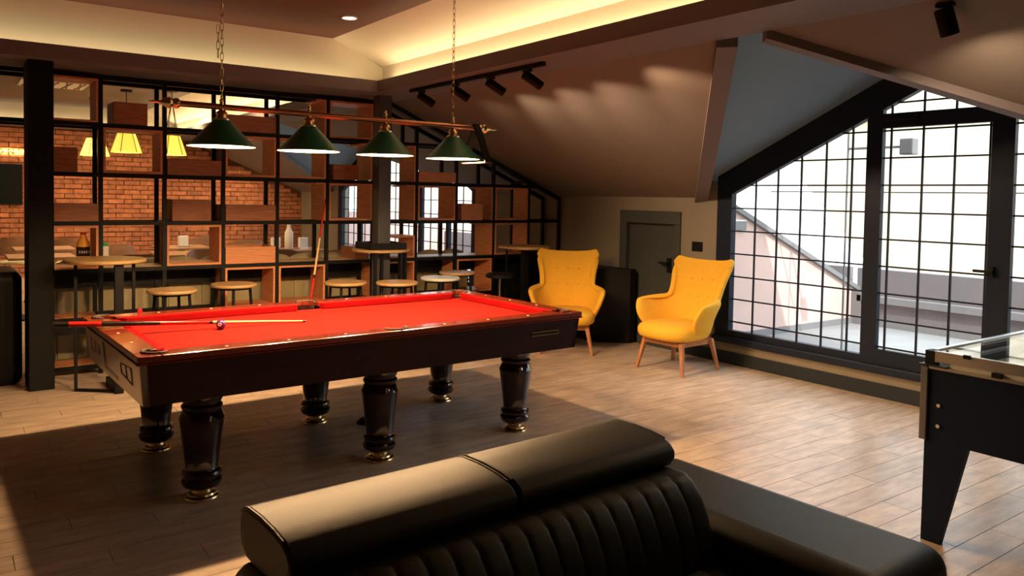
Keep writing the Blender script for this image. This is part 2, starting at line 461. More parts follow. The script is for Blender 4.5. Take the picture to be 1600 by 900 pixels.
# television and backlit letters
tv = thing('television', 'large black television high on the brick wall, left of the posts', 'television', (.3, YF-.04, 1.27))
obj('casing', box(B(), -.8, .75, -.05, 0, 0, .70), 'black', tv, bevel=.01)
obj('screen', box(B(), -.78, .73, -.053, -.05, .02, .68), 'screen', tv)
def textobj(name, s, loc, size, m, parent=None, rot=(PI/2, 0, 0), ext=.01):
    c = bpy.data.curves.new(name, 'FONT'); c.body = s; c.size = size; c.extrude = ext; c.align_x = 'LEFT'
    t = bpy.data.objects.new(name, c); 
    COL.objects.link(t); dg = bpy.context.evaluated_depsgraph_get(); me = bpy.data.meshes.new_from_object(t.evaluated_get(dg))
    bpy.data.objects.remove(t); me.materials.clear(); me.materials.append(M[m])
    o = bpy.data.objects.new(name, me); COL.objects.link(o); o.location = loc; o.rotation_euler = rot
    if parent: o.parent = parent
    return o
sg = thing('wall_sign', 'backlit sign letters glowing on the brick wall above the television', 'sign', (.66, YF-.09, 2.13))
textobj('letter', 'O', (0, 0, 0), .14, 'sign', sg); textobj('letter', 'N', (.165, 0, 0), .14, 'sign', sg); textobj('letter', 'O', (.78, 0, 0), .14, 'sign', sg)
light('AREA', 'sign_backlight', (.62, YF-.055, 2.18), (0, 1, 0), 9.0, (1, .66, .25), shape='RECTANGLE', size=.9, size_y=.06)
light('AREA', 'sign_backlight_b', (1.5, YF-.055, 2.18), (0, 1, 0), 4.5, (1, .66, .25), shape='RECTANGLE', size=.3, size_y=.06)

# ------------------------------------------------------------------ steel posts
struct(obj('trim_5', box(B(), .492, .662, 6.93, 7.33, 0, ZS), 'post', bevel=.004))
struct(obj('trim_6', box(B(), 3.425, 3.560, 6.97, 7.105, 0, ZS), 'concrete', bevel=.004))

# ------------------------------------------------------------------ shelf divider
DV = thing('shelf_divider', 'tall black steel grid shelving with wooden boxes dividing the two rooms', 'shelving', (0, 0, 0))
GX = [.54+.502*i for i in range(12)]
GX[11] = 6.03
GZ = [.06, .465, .873, 1.272, 1.682, 2.098, 2.50]
DP = .32; YB = YG+DP
T = .034
def gtop(x): return min(2.505, zs(x)-.045)
for yy in (YG, YB):
    xs = GX if yy == YG else GX
    for i, x in enumerate(xs):
        if yy == YB and i in (6,): pass
        obj('post', box(B(), x-T/2, x+T/2, yy-T/2, yy+T/2, 0, gtop(x)-.01), 'black', DV)
    for z in GZ[:-1]:
        xe = 6.03
        if z > 1.5: xe = min(6.03, XE-(z+.045-1.583)/SL)
        obj('rail', box(B(), GX[0], xe, yy-T/2+.001, yy+T/2-.001, z-T/2, z+T/2), 'black', DV)
    xk = XE-(2.55-1.583)/SL
    obj('rail', box(B(), GX[0], xk, yy-T/2, yy+T/2, 2.475, 2.52), 'black', DV)
    obj('rail', beam(B(), (xk-.01, yy, 2.497), (6.04, yy, zs(6.04)-.05), .04, .045), 'black', DV)
# left continuation of the grid beyond the post
for yy in (YG, YB):
    for z in (2.098, 2.497): obj('rail', box(B(), -1.2, GX[0], yy-T/2, yy+T/2, z-T/2, z+T/2), 'black', DV)
    obj('post', box(B(), -1.2-T, -1.2, yy-T/2, yy+T/2, 0, 2.5), 'black', DV)
# cross ties front to back
for i, x in enumerate(GX):
    for z in GZ:
        if z < gtop(x)-.02: obj('cross_tie', box(B(), x-.012, x+.012, YG+T/2, YB-T/2, z-.015, z+.015), 'black', DV)
for i in (6, 7, 8, 9, 10):
    x = GX[i]; z = gtop(x)
    obj('cross_tie', box(B(), x-.012, x+.012, YG+T/2, YB-T/2, z-.03, z), 'black', DV)
# worktop and lower panels
obj('shelf_board', box(B(), GX[0]+.02, GX[10]-.02, YG+.017, YB-.018, GZ[2]+.002, GZ[2]+.022), 'woodt', DV)
obj('shelf_board', box(B(), GX[0]+.02, GX[1]-.02, YG+.017, YB-.018, GZ[1]+.002, GZ[1]+.022), 'wood', DV)
obj('shelf_board', box(B(), GX[0]+.02, GX[1]-.02, YG+.017, YB-.018, GZ[0]+.002, GZ[0]+.022), 'wood', DV)
for i in range(11):
    z0 = .70 if i < 9 else .12
    obj('back_panel', box(B(), GX[i]+.02, GX[i+1]-.02, YB-.012, YB+.008, z0, GZ[2]-.02), 'black', DV)
obj('back_panel', box(B(), GX[0]+.02, GX[1]-.02, YG-.005, YG+.012, GZ[1]-.12, GZ[1]-.02), 'black', DV)
for i in (9, 10): obj('shelf_board', box(B(), GX[i]+.02, GX[i+1]-.02, YG, YB-.02, GZ[2]+.002, GZ[2]+.022), 'black', DV)
# open framed boxes (col,row): tubes of veneered board with a hollow centre
W_ = .018
def tubebox(i, r, x0=None, x1=None, z0=None, z1=None, m='wood'):
    a = (GX[i]+T/2 if x0 is None else x0)+.002; c = (GX[i+1]-T/2 if x1 is None else x1)-.002
    lo = (GZ[r]+T/2 if z0 is None else z0)+.002; hi = (GZ[r+1]-T/2 if z1 is None else z1)-.002
    y0, y1 = YG-.022, YB-(.07 if i == 9 else .005)
    bm = B(); box(bm, a, c, y0, y1, lo, lo+W_); box(bm, a, c, y0, y1, hi-W_, hi); box(bm, a, a+W_, y0, y1, lo+W_, hi-W_); box(bm, c-W_, c, y0, y1, lo+W_, hi-W_)
    return obj('box_frame', bm, m, DV)
for i, r in ((0, 5), (1, 4), (3, 4), (4, 4), (5, 5), (5, 3), (7, 3), (9, 3), (0, 2), (2, 2), (3, 1), (4, 1), (6, 1), (8, 1), (9, 2)): tubebox(i, r)
def sideboard(i, r, top=.10, z1=None):
    c = GX[i+1]-T/2-.002; lo = GZ[r]+T/2+.002; hi = (GZ[r+1]-T/2 if z1 is None else z1)-.002
    bm = B(); box(bm, c-W_, c, YG-.022, YB-.005, lo, hi); box(bm, c-top, c-W_, YG-.022, YB-.005, hi-W_, hi)
    return obj('side_board', bm, 'wood', DV)
for i, r in ((8, 3), (8, 2), (5, 4), (6, 4), (6, 3), (4, 5), (4, 3)): sideboard(i, r)
tubebox(6, 2, x0=GX[6]+.12, z1=1.13)
# closed boxes: x offset, width, height fractions
def closed(i, r, x0, x1, h, m='woodp', opent=False):
    a = GX[i]+x0; c = GX[i]+x1; lo = GZ[r]+T/2+.002
    y0, y1 = YG-.028, YB+.01
    bm = B()
    if opent:
        box(bm, a, c, y0, y0+W_, lo, lo+h); box(bm, a, c, y1-W_, y1, lo, lo+h); box(bm, a, a+W_, y0+W_, y1-W_, lo, lo+h); box(bm, c-W_, c, y0+W_, y1-W_, lo, lo+h); box(bm, a+W_, c-W_, y0+W_, y1-W_, lo, lo+W_)
    else: box(bm, a, c, y0, y1, lo, lo+h)
    return obj('closed_box', bm, m, DV)
closed(1, 5, .10, .36, .185+.0)
closed(3, 5, .02, .48, .15); closed(0, 4, .02, .33, .20); closed(2, 4, .02, .48, .135); closed(0, 3, .02, .482, .145)
closed(2, 3, .06, .39, .19); closed(3, 3, .02, .482, .145); closed(3, 2, .02, .482, .155, 'wood', True)
closed(5, 4, .055, .33, .15); closed(7, 4, .02, .482, .11, 'wood'); closed(8, 3, .06, .34, .18, 'wood'); closed(5, 2, .3, .45, .12)

# ------------------------------------------------------------------ bench seating against the back of the divider
bn = thing('banquette', 'long olive padded bench backing onto the shelf divider', 'bench', (0, 0, 0))
obj('back_board', box(B(), .75, 5.0, 7.80, 7.88, 0, .80), 'olive', bn, bevel=.01)
for i in range(14):
    x = .76+i*.303
    obj('back_panel', box(B(), x+.004, x+.299, 7.785, 7.80, .06, .69), 'olive', bn, bevel=.006)
    bm = B(); m = Matrix.Translation((x+.15, 7.90, .868)) @ Matrix.Diagonal((.158, .085, .062, 1)); bmesh.ops.create_uvsphere(bm, u_segments=14, v_segments=8, radius=1, matrix=m)
    obj('pad', bm, 'oliveb', bn, smooth=True)
obj('seat', box(B(), .75, 5.0, 7.88, 8.4, .30, .46), 'oliveb', bn, bevel=.03)
eb = obj('booth_end', box(B(), .10, .47, 7.20, 7.86, 0, .90), 'black', bevel=.07, seg=4)
obj('side_panel', box(B(), .086, .099, 7.24, 7.82, .04, .86), 'olive', eb, bevel=.006)
tag(eb, 'black rounded booth end beside the big post at far left', 'bench')

# ------------------------------------------------------------------ far room furniture
def cafe_chair(loc, rz, label, first=[]):
    if first: return copytree(first[0], loc, rz, label)
    t = thing('cafe_chair', label, 'chair', loc, rz, 'moulded wood chairs in the far room')
    bm = B(); n = 10; rows = [(.56, .24), (.72, .265), (.84, .27)]
    for th in (0, .016):
        pass
    grid = []
    for z, r in rows:
        grid.append([(r*math.sin(a)*1.0, r*math.cos(a)*.85+.02*(z-.5), z) for a in [(-1.25+2.5*i/n) for i in range(n+1)]])
    for side in (0, 1):
        g2 = [[bm.verts.new((x*(1+.06*side), y*(1+.06*side), z-(.13*(abs(i-n/2)/(n/2))**3 if z > .6 else 0))) for i, (x, y, z) in enumerate(r)] for r in grid]
        for a, c in zip(g2, g2[1:]):
            for i in range(n): bm.faces.new((a[i], a[i+1], c[i+1], c[i]))
        if side == 0: ga = g2
        else: gb = g2
    for r0, r1 in ((ga[0], gb[0]), (ga[-1], gb[-1])):
        for i in range(n): bm.faces.new((r0[i], r0[i+1], r1[i+1], r1[i]))
    obj('backrest', bm, 'brown', t, smooth=True)
    obj('seat', lathe(B(), [(.0, .43), (.22, .43), (.235, .45), (.22, .47), (0, .475)], 20), 'oliveb', t, smooth=True)
    for sx in (-1, 1):
        for sy in (-1, 1):
            obj('leg', tube(B(), (sx*.15, sy*.15, .44), (sx*.22, sy*.22, 0), .016, .011, 8), 'brown', t)
        obj('arm', tube(B(), (sx*.25, .05, .62), (sx*.21, -.12, .44), .016, .014, 8), 'brown', t)
    first.append(t); return t
for (x, y, a, l) in ((.83, 13.7, 3.1, 'brown curved-back chair at the left edge below the television'),
                     (1.51, 13.3, 2.9, 'brown curved-back chair behind the orange drink bottle'),
                     (1.78, 11.6, 3.3, 'brown chair seen between the green-capped jar and the wall'),
                     (1.75, 9.75, 3.0, 'large brown chair back just above the round table at left'),
                     (3.45, 13.6, 3.3, 'brown chair farthest away inside the framed box opening'),
                     (3.72, 12.1, 3.0, 'grey-brown chair back above the open-topped wooden box'),
                     (3.48, 9.95, 2.9, 'brown chair just left of the tall white bottle'),
                     (4.16, 9.6, 2.8, 'brown chair right of leaning cue, before bright window'),
                     (5.45, 8.9, 1.8, 'brown chair at right wall behind the round table'),
                     (2.60, 9.9, .3, 'brown chair turned round inside the framed box opening')): cafe_chair((x, y, 0), a, l)
def far_table(x, y, label, first=[]):
    if first: return copytree(first[0], (x, y, 0), 0, label)
    t = thing('cafe_table', label, 'table', (x, y, 0), 0, 'cafe tables in the far room')
    obj('table_top', box(B(), -.35, .35, -.35, .35, .72, .75), 'brown', t, bevel=.005)
    obj('leg', box(B(), -.035, .035, -.035, .035, .02, .72), 'black', t)
    obj('base', box(B(), -.22, .22, -.22, .22, 0, .02), 'black', t)
    first.append(t); return t
for x, y, l in ((1.05, 12.3, 'brown cafe table seen behind the orange drink bottle'), (2.75, 12.0, 'brown cafe table in the middle of the brick room'),
                (4.10, 10.95, 'brown cafe table carrying the tall white bottle'), (2.5, 10.75, 'brown cafe table seen through the framed box'), (.9, 10.9, 'brown cafe table nearest the television')):
    far_table(x, y, l)
def jar(name, x, y, z, h, r, m, label, cat, neck=True, capm=None):
    t = thing(name, label, cat, (x, y, z))
    pr = [(r*.9, 0), (r, .01), (r, h*.68), (r*.45, h*.86), (r*.4, h*.93)] if neck else [(r*.95, 0), (r, .01), (r, h*.85)]
    obj('body', lathe(B(), pr, 18), m, t, smooth=True)
    obj('cap', lathe(B(), [((r*.45 if neck else r*.9), pr[-1][1]), ((r*.45 if neck else r*.9), h)], 14), capm or m, t)
    return t
jb = jar('drink_bottle', .935, 7.55, GZ[2]+.0225, .295, .052, 'orange', 'orange drink bottle with red cap on the divider worktop', 'bottle', capm='red')
lb = obj('label_band', lathe(B(), [(.0525, .09), (.0528, .17)], 18, cap=False), 'cueb', jb, smooth=True)
textobj('lettering', 'FANTA', (-.040, -.056, .115), .034, 'white', jb, ext=.001)
jar('condiment_jar', 1.10, 7.56, GZ[2]+.0225, .20, .035, 'paper', 'white jar with green lid right of the orange bottle', 'jar', False, 'gplast')
jar('tall_white_bottle', 3.97, 10.95, .75, .35, .06, 'paper', 'tall white bottle standing on far cafe table', 'bottle', True)
def napkins(x, y, z, l):
    t = thing('napkin_stand', l, 'napkins', (x, y, z), .3, 'white napkin stands on far tables')
    obj('napkin_stack', box(B(), -.07, .07, -.03, .03, .01, .16), 'paper', t, bevel=.01); obj('tray', box(B(), -.08, .08, -.05, .05, 0, .012), 'chrome', t)
napkins(4.20, 11.0, .75, 'white napkin stand right of the tall white bottle'); napkins(3.83, 11.1, .75, 'white napkin stand left of the tall white bottle')
napkins(1.05, 12.2, .75, 'white napkin stand left of the orange drink bottle'); napkins(2.75, 11.9, .75, 'white napkin stand on table in the middle of the brick room')
# pendants in the far room
def pendant(x, y, zt, zb, r, label, cords=False):
    t = thing('pendant_lamp', label, 'lamp', (x, y, zb), 0, 'yellow leaded pendant lamps')
    h = zt-zb
    obj('shade', lathe(B(), [(r, 0), (r*.86, h*.33), (r*.56, h)], 6, cap=False), 'shade', t)
    ln = B()
    for i in range(6):
        a = 2*PI*i/6; tube(ln, (r*1.005*math.cos(a), r*1.005*math.sin(a), 0), (r*.565*math.cos(a), r*.565*math.sin(a), h), .006, seg=5)
    obj('lead_lines', ln, 'lead', t)
    cd_ = B()
    if cords:
        for i in range(4):
            a = 2*PI*i/4+.4; tube(cd_, (r*.5*math.cos(a), r*.5*math.sin(a), h), (0, 0, h+.55), .005, seg=5)
        tube(cd_, (0, 0, h+.55), (0, 0, 3.02-zb), .006, seg=6)
    else: tube(cd_, (0, 0, h), (0, 0, 3.02-zb), .006, seg=6)
    obj('cord', cd_, 'black', t)
    obj('canopy', lathe(B(), [(.08, 3.0-zb), (.08, 3.029-zb)], 16), 'black', t)
    light('POINT', 'pendant_bulb', (x, y, zb+.03), power=8, col=WARM2, shadow_soft_size=.05)
pendant(2.14, 12.7, 2.40, 2.11, .215, 'yellow leaded pendant lamp framed by the wooden box opening')
pendant(2.66, 12.2, 2.36, 2.08, .21, 'yellow leaded pendant lamp on fan of cords beside first green shade', True)
pendant(1.93, 14.2, 2.38, 2.10, .22, 'yellow leaded pendant lamp half hidden behind the second post')
gr = thing('ceiling_grille', 'ornate white scrollwork grille recessed in the far ceiling', 'grille', (1.25, 12.6, 3.0))
obj('panel', box(B(), -.45, .35, -.4, .4, 0, .028), 'whiter', gr)
bm = B()
for i in range(5): beam(bm, (-.4+.16*i, -.35, -.005), (-.24+.16*i-.1, .35, -.005), .02, .01); beam(bm, (-.24+.16*i-.1, -.35, -.005), (-.4+.16*i, .35, -.005), .02, .01)
obj('scrollwork', bm, 'lead', gr)

# ------------------------------------------------------------------ bar tables and stools
def bar_table(x, y, rz, label, hole=0, r=.29):
    t = thing('bar_table', label, 'table', (x, y, 0), rz)
    pr = [(hole, .99), (r-.01, .99), (r, .997), (r, 1.013), (r-.006, 1.02), (hole, 1.02)]
    if hole: lathe_b = lathe(B(), pr+[pr[0]], 40, cap=False)
    else: lathe_b = lathe(B(), pr, 40)
    obj('table_top', lathe_b, 'woodt', t, smooth=True)
    return t
t = bar_table(.99, 6.757, 0, 'tall round oak bar table between the big post and pool table')
obj('leg', box(B(), .03, .09, -.24, -.18, 0, .99), 'black', t); obj('leg', box(B(), -.215, -.193, .0, .022, 0, .99), 'black', t); obj('leg', box(B(), .195, .217, .02, .042, 0, .99), 'black', t)
f = B(); beam(f, (-.2, .01, .012), (.06, -.20, .012), .022, .022); beam(f, (.2, .03, .012), (.06, -.2, .012), .022, .022); beam(f, (.06, -.21, .03), (.05, .16, .03), .05, .06); obj('foot_bar', f, 'black', t)
t = bar_table(3.4925, 7.037, 0, 'round oak bar table ringing the slate grey column', .115, .285)
for a in (.4, 1.9, 3.6, 5.2): obj('leg', box(B(), -.013, .013, -.013, .013, 0, .99, Matrix.Translation((.24*math.cos(a)*.8, -.2+.06*math.sin(a), 0))), 'black', t)
obj('leg', box(B(), .10, .14, -.21, -.17, 0, .99), 'black', t)
cw = thing('column_collar', 'black square timber collar on the table round the column', 'tray', (3.48, 7.02, 1.0205), math.radians(-2))
m = Matrix.Rotation(math.radians(0), 4, 'Z')
for a in range(4):
    mm = Matrix.Rotation(a*PI/2, 4, 'Z')
    obj('board', box(B(), -.19, .17, -.19, -.17, 0, .065, mm), 'black', cw)
t = bar_table(5.175, 6.896, 0, 'round oak bar table beside left yellow armchair', 0)
obj('leg', box(B(), -.03, .03, -.03, .03, .02, .99), 'black', t); obj('leg', box(B(), -.25, -.235, -.01, .01, 0, .99), 'black', t); obj('base', box(B(), -.2, .2, -.2, .2, 0, .02), 'black', t)
def stool(x, y, rz, label, top='woodt', first={}):
    if top in first: return copytree(first[top], (x, y, 0), rz, label)
    t = thing('bar_stool', label, 'stool', (x, y, 0), rz, 'round-topped bar stools')
    obj('seat', lathe(B(), [(.15, .742), (.183, .744), (.19, .752), (.19, .762), (.184, .77), (0, .77)], 36), top, t, smooth=True)
    obj('seat_ring', lathe(B(), [(.14, .725), (.145, .725), (.145, .742), (.14, .742)], 28), 'black', t)
    for i in range(4):
        a = PI/4+i*PI/2
        obj('leg', tube(B(), (.135*math.cos(a), .135*math.sin(a), .735), (.19*math.cos(a), .19*math.sin(a), 0), .0125, .0125, 8), 'black', t)
    fr = B()
    for i in range(4):
        a = PI/4+i*PI/2; c = a+PI/2; tube(fr, (.171*math.cos(a), .171*math.sin(a), .25), (.171*math.cos(c), .171*math.sin(c), .25), .009, seg=8)
    obj('footrest', fr, 'black', t); first[top] = t; return t
for x, y, a, l in ((1.447, 6.616, .2, 'oak-topped bar stool leftmost, next to tall round table'), (1.984, 6.805, .5, 'oak-topped bar stool second from left'),
                   (2.89, 6.524, .1, 'oak-topped bar stool just right of the leaning cue'), (3.30, 6.32, .6, 'oak-topped bar stool before the slate column'),
                   (4.294, 6.89, .3, 'oak-topped bar stool farthest right, behind the pale-topped one')): stool(x, y, a, l)
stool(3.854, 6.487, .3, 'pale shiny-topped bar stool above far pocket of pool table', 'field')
ms = thing('metal_stool', 'black stool with chrome pole by the dark end of the divider', 'stool', (4.72, 6.72, 0))
obj('seat', lathe(B(), [(.12, .70), (.15, .71), (.15, .74), (.12, .755)], 24), 'black', ms, smooth=True); obj('pole', lathe(B(), [(.014, .02), (.014, .70)], 12), 'chrome', ms); obj('base', lathe(B(), [(.16, 0), (.16, .01), (.03, .025)], 24), 'chrome', ms)
cb = obj('corner_cabinet', prism(B(), [(5.67, 6.29), (5.95, 6.02), (6.035, 6.02), (6.035, 7.2), (5.67, 7.2)], 2, 0, .80), 'black', bevel=.006)
tag(cb, 'low black cabinet against the beige wall behind left yellow armchair', 'cabinet')

# ------------------------------------------------------------------ pool table
PT = thing('pool_table', 'mahogany six-legged pool table with red cloth', 'pool table', (2.033, 4.575, 0), math.radians(2.035))
HL, HW, ZT = 1.371, .7085, .80
RW = .125
# pocket centres (local)
pk = [(-HL+.105, -HW+.105), (0, -HW+.075), (HL-.105, -HW+.105), (-HL+.105, HW-.105), (0, HW-.075), (HL-.105, HW-.105)]
# rails: frame of four boards, cut round the pockets by short segments
def arcnotch(cx, cy, r, a0, a1, n=8): return [(cx+r*math.cos(a0+(a1-a0)*i/n), cy+r*math.sin(a0+(a1-a0)*i/n)) for i in range(n+1)]
rp = .058
segsr = []
for s in (-1, 1):
    for sx in (-1, 1):
        # long rails, two halves each: from corner pocket to side pocket
        x0 = sx*(HL-.105); y0 = s*HW; yi = s*(HW-RW)
        pts = [(0, y0), (x0, y0), (x0, s*(HW-.105+.058)), (sx*(HL-.105-.05), s*(HW-.075)), (sx*(HL-.105-.06), yi), (sx*.075, yi), (sx*.062, s*(HW-.075)), (sx*.04, s*(HW-.035)), (0, s*(HW-.022))]
        segsr.append(pts)
    y0 = HW-.105
    pts = [(s*HL, -y0), (s*HL, y0), (s*(HL-.105+.058), y0), (s*(HL-.075), y0-.05), (s*(HL-RW), y0-.06), (s*(HL-RW), -y0+.06), (s*(HL-.075), -y0+.05), (s*(HL-.105+.058), -y0)]
    segsr.append(pts)
    for sx in (-1, 1):
        c = 0.105
        segsr.append([(sx*HL, s*(HW-c)), (sx*HL, s*HW), (sx*(HL-c), s*HW), (sx*(HL-c), s*(HW-c+.058)), (sx*(HL-c+.041), s*(HW-c+.041)), (sx*(HL-c+.058), s*(HW-c))])
rl = []
for pts in segsr: rl.append(obj('rail', prism(B(), pts, 2, ZT-.032, ZT), 'rail', PT, bevel=.005))
cw_ = .042
for s in (-1, 1):
    for sx in (-1, 1):
        a, c = .078, HL-.105-.062
        yo = HW-RW; yi = yo-cw_
        pts = [(sx*a, s*yo), (sx*c, s*yo), (sx*(c-.045), s*yi), (sx*(a+.02), s*yi)]
        obj('cushion', prism(B(), pts, 2, ZT-.045, ZT-.004), 'cush', PT, bevel=.006)
    a = HW-.105-.062; xo = HL-RW; xi = xo-cw_
    obj('cushion', prism(B(), [(s*xo, -a), (s*xo, a), (s*xi, a-.045), (s*xi, -a+.045)], 2, ZT-.045, ZT-.004), 'cush', PT, bevel=.006)
obj('bed_cloth', box(B(), -HL+RW+.0, HL-RW, -HW+RW, HW-RW, ZT-.075, ZT-.045), 'cloth', PT)
for i, (x, y) in enumerate(pk):
    p = obj('pocket', lathe(B(), [(.056, ZT-.045+.001), (.056, ZT-.055), (.05, ZT-.12), (0.001, ZT-.12)], 24, Matrix.Translation((x, y, 0)), cap=False), 'cueb', PT, smooth=True)
    # leather collar ring around the pocket, open to the table
    ang = math.atan2(y, x) if i not in (1, 4) else (-PI/2 if i == 1 else PI/2)
    bm = B(); n = 12; R = .062
    for j in range(n):
        a0 = ang-1.75+3.5*j/n; a1 = ang-1.75+3.5*(j+1)/n
        tube(bm, (x+R*math.cos(a0), y+R*math.sin(a0), ZT+.002), (x+R*math.cos(a1), y+R*math.sin(a1), ZT+.002), .008, seg=8)
    lin = []
    for j in range(n+1):
        a0 = ang-1.75+3.5*j/n; lin.append((bm.verts.new((x+R*math.cos(a0), y+R*math.sin(a0), ZT)), bm.verts.new((x+R*.95*math.cos(a0), y+R*.95*math.sin(a0), ZT-.055))))
    for p0, p1 in zip(lin, lin[1:]): bm.faces.new((p0[0], p1[0], p1[1], p0[1]))
    obj('pocket_collar', bm, 'collar', PT, smooth=True)
dots = []
for s in (-1, 1):
    for k in (-3, -2, -1, 1, 2, 3): dots.append((k*(HL-.1)/4, s*(HW-.06)))
    for k in (-1, 0, 1): dots.append((s*(HL-.06), k*(HW-.1)/2))
for x, y in dots: obj('sight_dot', lathe(B(), [(.008, ZT-.001), (.0075, ZT+.0012)], 10, Matrix.Translation((x, y, 0))), 'ivory', PT)
# apron: sloping sides
ZA0, ZA1 = .56, ZT-.032
tin, bin_ = .012, .032
def quadprism(bm, top, bot, th):
    # top, bot : two points each (outer edge); thickness inward
    pass
for s in (-1, 1):
    bm = B(); o = [( -HL+tin, s*(HW-tin), ZA1), (HL-tin, s*(HW-tin), ZA1), (HL-bin_, s*(HW-bin_), ZA0), (-HL+bin_, s*(HW-bin_), ZA0)]
    i_ = [(x, y-s*.03, z) for x, y, z in o]; A = [bm.verts.new(p) for p in o]; C = [bm.verts.new(p) for p in i_]
    bm.faces.new(A); bm.faces.new(C[::-1])
    for k in range(4): bm.faces.new((A[k], C[k], C[(k+1) % 4], A[(k+1) % 4]))
    obj('apron', bm, 'mahog', PT)
for s in (-1, 1):
    bm = B(); o = [(s*(HL-tin), -HW+tin, ZA1), (s*(HL-tin), HW-tin, ZA1), (s*(HL-bin_), HW-bin_, ZA0), (s*(HL-bin_), -HW+bin_, ZA0)]
    i_ = [(x-s*.03, y, z) for x, y, z in o]; A = [bm.verts.new(p) for p in o]; C = [bm.verts.new(p) for p in i_]
    bm.faces.new(A); bm.faces.new(C[::-1])
    for k in range(4): bm.faces.new((A[k], C[k], C[(k+1) % 4], A[(k+1) % 4]))
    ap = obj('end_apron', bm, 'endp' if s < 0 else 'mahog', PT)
    if s < 0:
        # ball return opening and two inlaid trapezoid frames
        def on(y, z, off=.0015): return (-(HL-tin-(ZA1-z)/(ZA1-ZA0)*(bin_-tin))-off, y, z)
        bm = B()
        for q in ([on(.112, .59), on(.16, .585), on(.16, .735), on(.112, .735)], [on(-.17, .582), on(.112, .59), on(.112, .612), on(-.17, .600)]): bm.faces.new([bm.verts.new(p) for p in q])
        obj('ball_return_slot', bm, 'cueb', ap)
        for y0, y1 in ((.27, .50), (-.50, -.27)):
            bm = B(); big = y0 if y0 < 0 else y1; sm = y1 if y0 < 0 else y0
            pts = [(big, .63), (big, .71), (sm, .695), (sm, .645)]
            for k in range(4):
                p, q_ = pts[k], pts[(k+1) % 4]; beam(bm, on(*p), on(*q_), .003, .0045)
            mid = (y0+y1)/2; beam(bm, on(mid, .638), on(mid, .702), .003, .0045)
            obj('inlay', bm, 'lead', ap)
bm = B(); box(bm, HL-.42, HL-.20, -HW+.013, -HW+.0225, .668, .674); box(bm, HL-.42, HL-.20, -HW+.013, -HW+.0225, .690, .696); box(bm, HL-.20, HL-.194, -HW+.013, -HW+.0225, .668, .696)
obj('inlay', bm, 'lead', PT)
obj('underframe', box(B(), -HL+.08, HL-.08, -HW+.08, HW-.08, .60, ZT-.08), 'black', PT)
obj('moulding', box(box(box(box(B(), -HL-.004, HL+.004, -HW-.004, -HW+.02, ZT-.040, ZT-.034), -HL-.004, HL+.004, HW-.02, HW+.004, ZT-.040, ZT-.034), -HL-.004, -HL+.02, -HW, HW, ZT-.040, ZT-.034), HL-.02, HL+.004, -HW, HW, ZT-.040, ZT-.034), 'rail', PT)
lp = [(.058, .052), (.088, .068), (.098, .085), (.098, .10), (.086, .112), (.092, .122), (.098, .132), (.094, .145), (.082, .152), (.078, .162), (.088, .25), (.100, .35), (.107, .402), (.110, .412), (.094, .448), (.088, .455), (.098, .465), (.10, .478), (.088, .490), (.094, .50), (.10, .512), (.10, .60)]
fp = [(.084, 0), (.087, .008), (.084, .016), (.070, .022), (.066, .03), (.05, .036), (.047, .047), (.055, .054)]
for x in (-1.013, 0, 1.013):
    for y in (-.455, .455):
        lg = obj('leg', lathe(B(), lp, 32), 'legm', PT, smooth=True); lg.location = (x, y, 0)
        obj('foot', lathe(B(), fp, 32), 'brass', lg, smooth=True)
# loose things on the table
def tl(x, y, z): 
    a = math.radians(2.035); return (2.033+x*math.cos(a)-y*math.sin(a), 4.575+x*math.sin(a)+y*math.cos(a), z)
bl_ = thing('pool_ball', 'purple pool ball with white number disc near the cue', 'ball', (1.283, 4.645, ZT-.045+.0292), 0)
bm = B(); bmesh.ops.create_uvsphere(bm, u_segments=32, v_segments=16, radius=.0286); obj('ball', bm, 'purple', bl_, smooth=True)
dv = Vector((-.45, -.85, .15)).normalized(); obj('number_disc', lathe(B(), [(.0105, .0258), (.0103, .0281)], 20, frame_m((0, 0, 0), dv)), 'white', bl_)
textobj('numeral', '4', tuple(dv*.0283+Vector((-.004, 0, -.005))), .014, 'cueb', bl_, rot=(PI/2, 0, math.radians(-28)), ext=.0004)
def cue(p0, p1, label, segs):
    p0 = Vector(p0); p1 = Vector(p1); d = (p1-p0); L = d.length
    t = thing('pool_cue', label, 'cue', p0)
    for n_, a, b_, r0_, r1_, m_ in segs:
        obj(n_, tube(B(), d*a, d*b_, r0_, r1_, 14), m_, t, smooth=True)
    return t
cue((.455, 4.735, .838), (1.80, 4.655, ZT-.045+.0062), 'pool cue lying on the table with red and black butt', [
    ('bumper', -.01, .045, .0125, .0145, 'cueb'), ('grip', .045, .16, .0145, .0143, 'cuer'), ('wrap', .16, .38, .0143, .012, 'cueb'), ('forearm', .38, .575, .012, .0098, 'cuer'),
    ('joint', .575, .59, .0098, .0096, 'cueb'), ('shaft', .59, .985, .0096, .0062, 'cuew'), ('tip', .985, 1.0, .0062, .006, 'cueb')])
cue((2.60, 6.83, 0.004), (3.018, YG-.048, 1.50), 'pool cue leaning upright on the shelf divider', [
    ('bumper', 0, .03, .0145, .0145, 'cueb'), ('grip', .03, .50, .0145, .011, 'cuer'), ('joint', .50, .52, .011, .0108, 'cueb'), ('shaft', .52, .75, .0108, .009, 'cuew'), ('upper_shaft', .75, .985, .009, .0065, 'cuer'), ('tip', .985, 1.0, .0065, .006, 'cueb')])
ch = obj('chalk_cube', box(B(), -.012, .012, -.012, .012, 0, .023), 'red', bevel=.002); ch.location = (.955, 5.225, ZT+.0005)
tag(ch, 'red chalk cube on the far rail near the corner pocket', 'chalk')

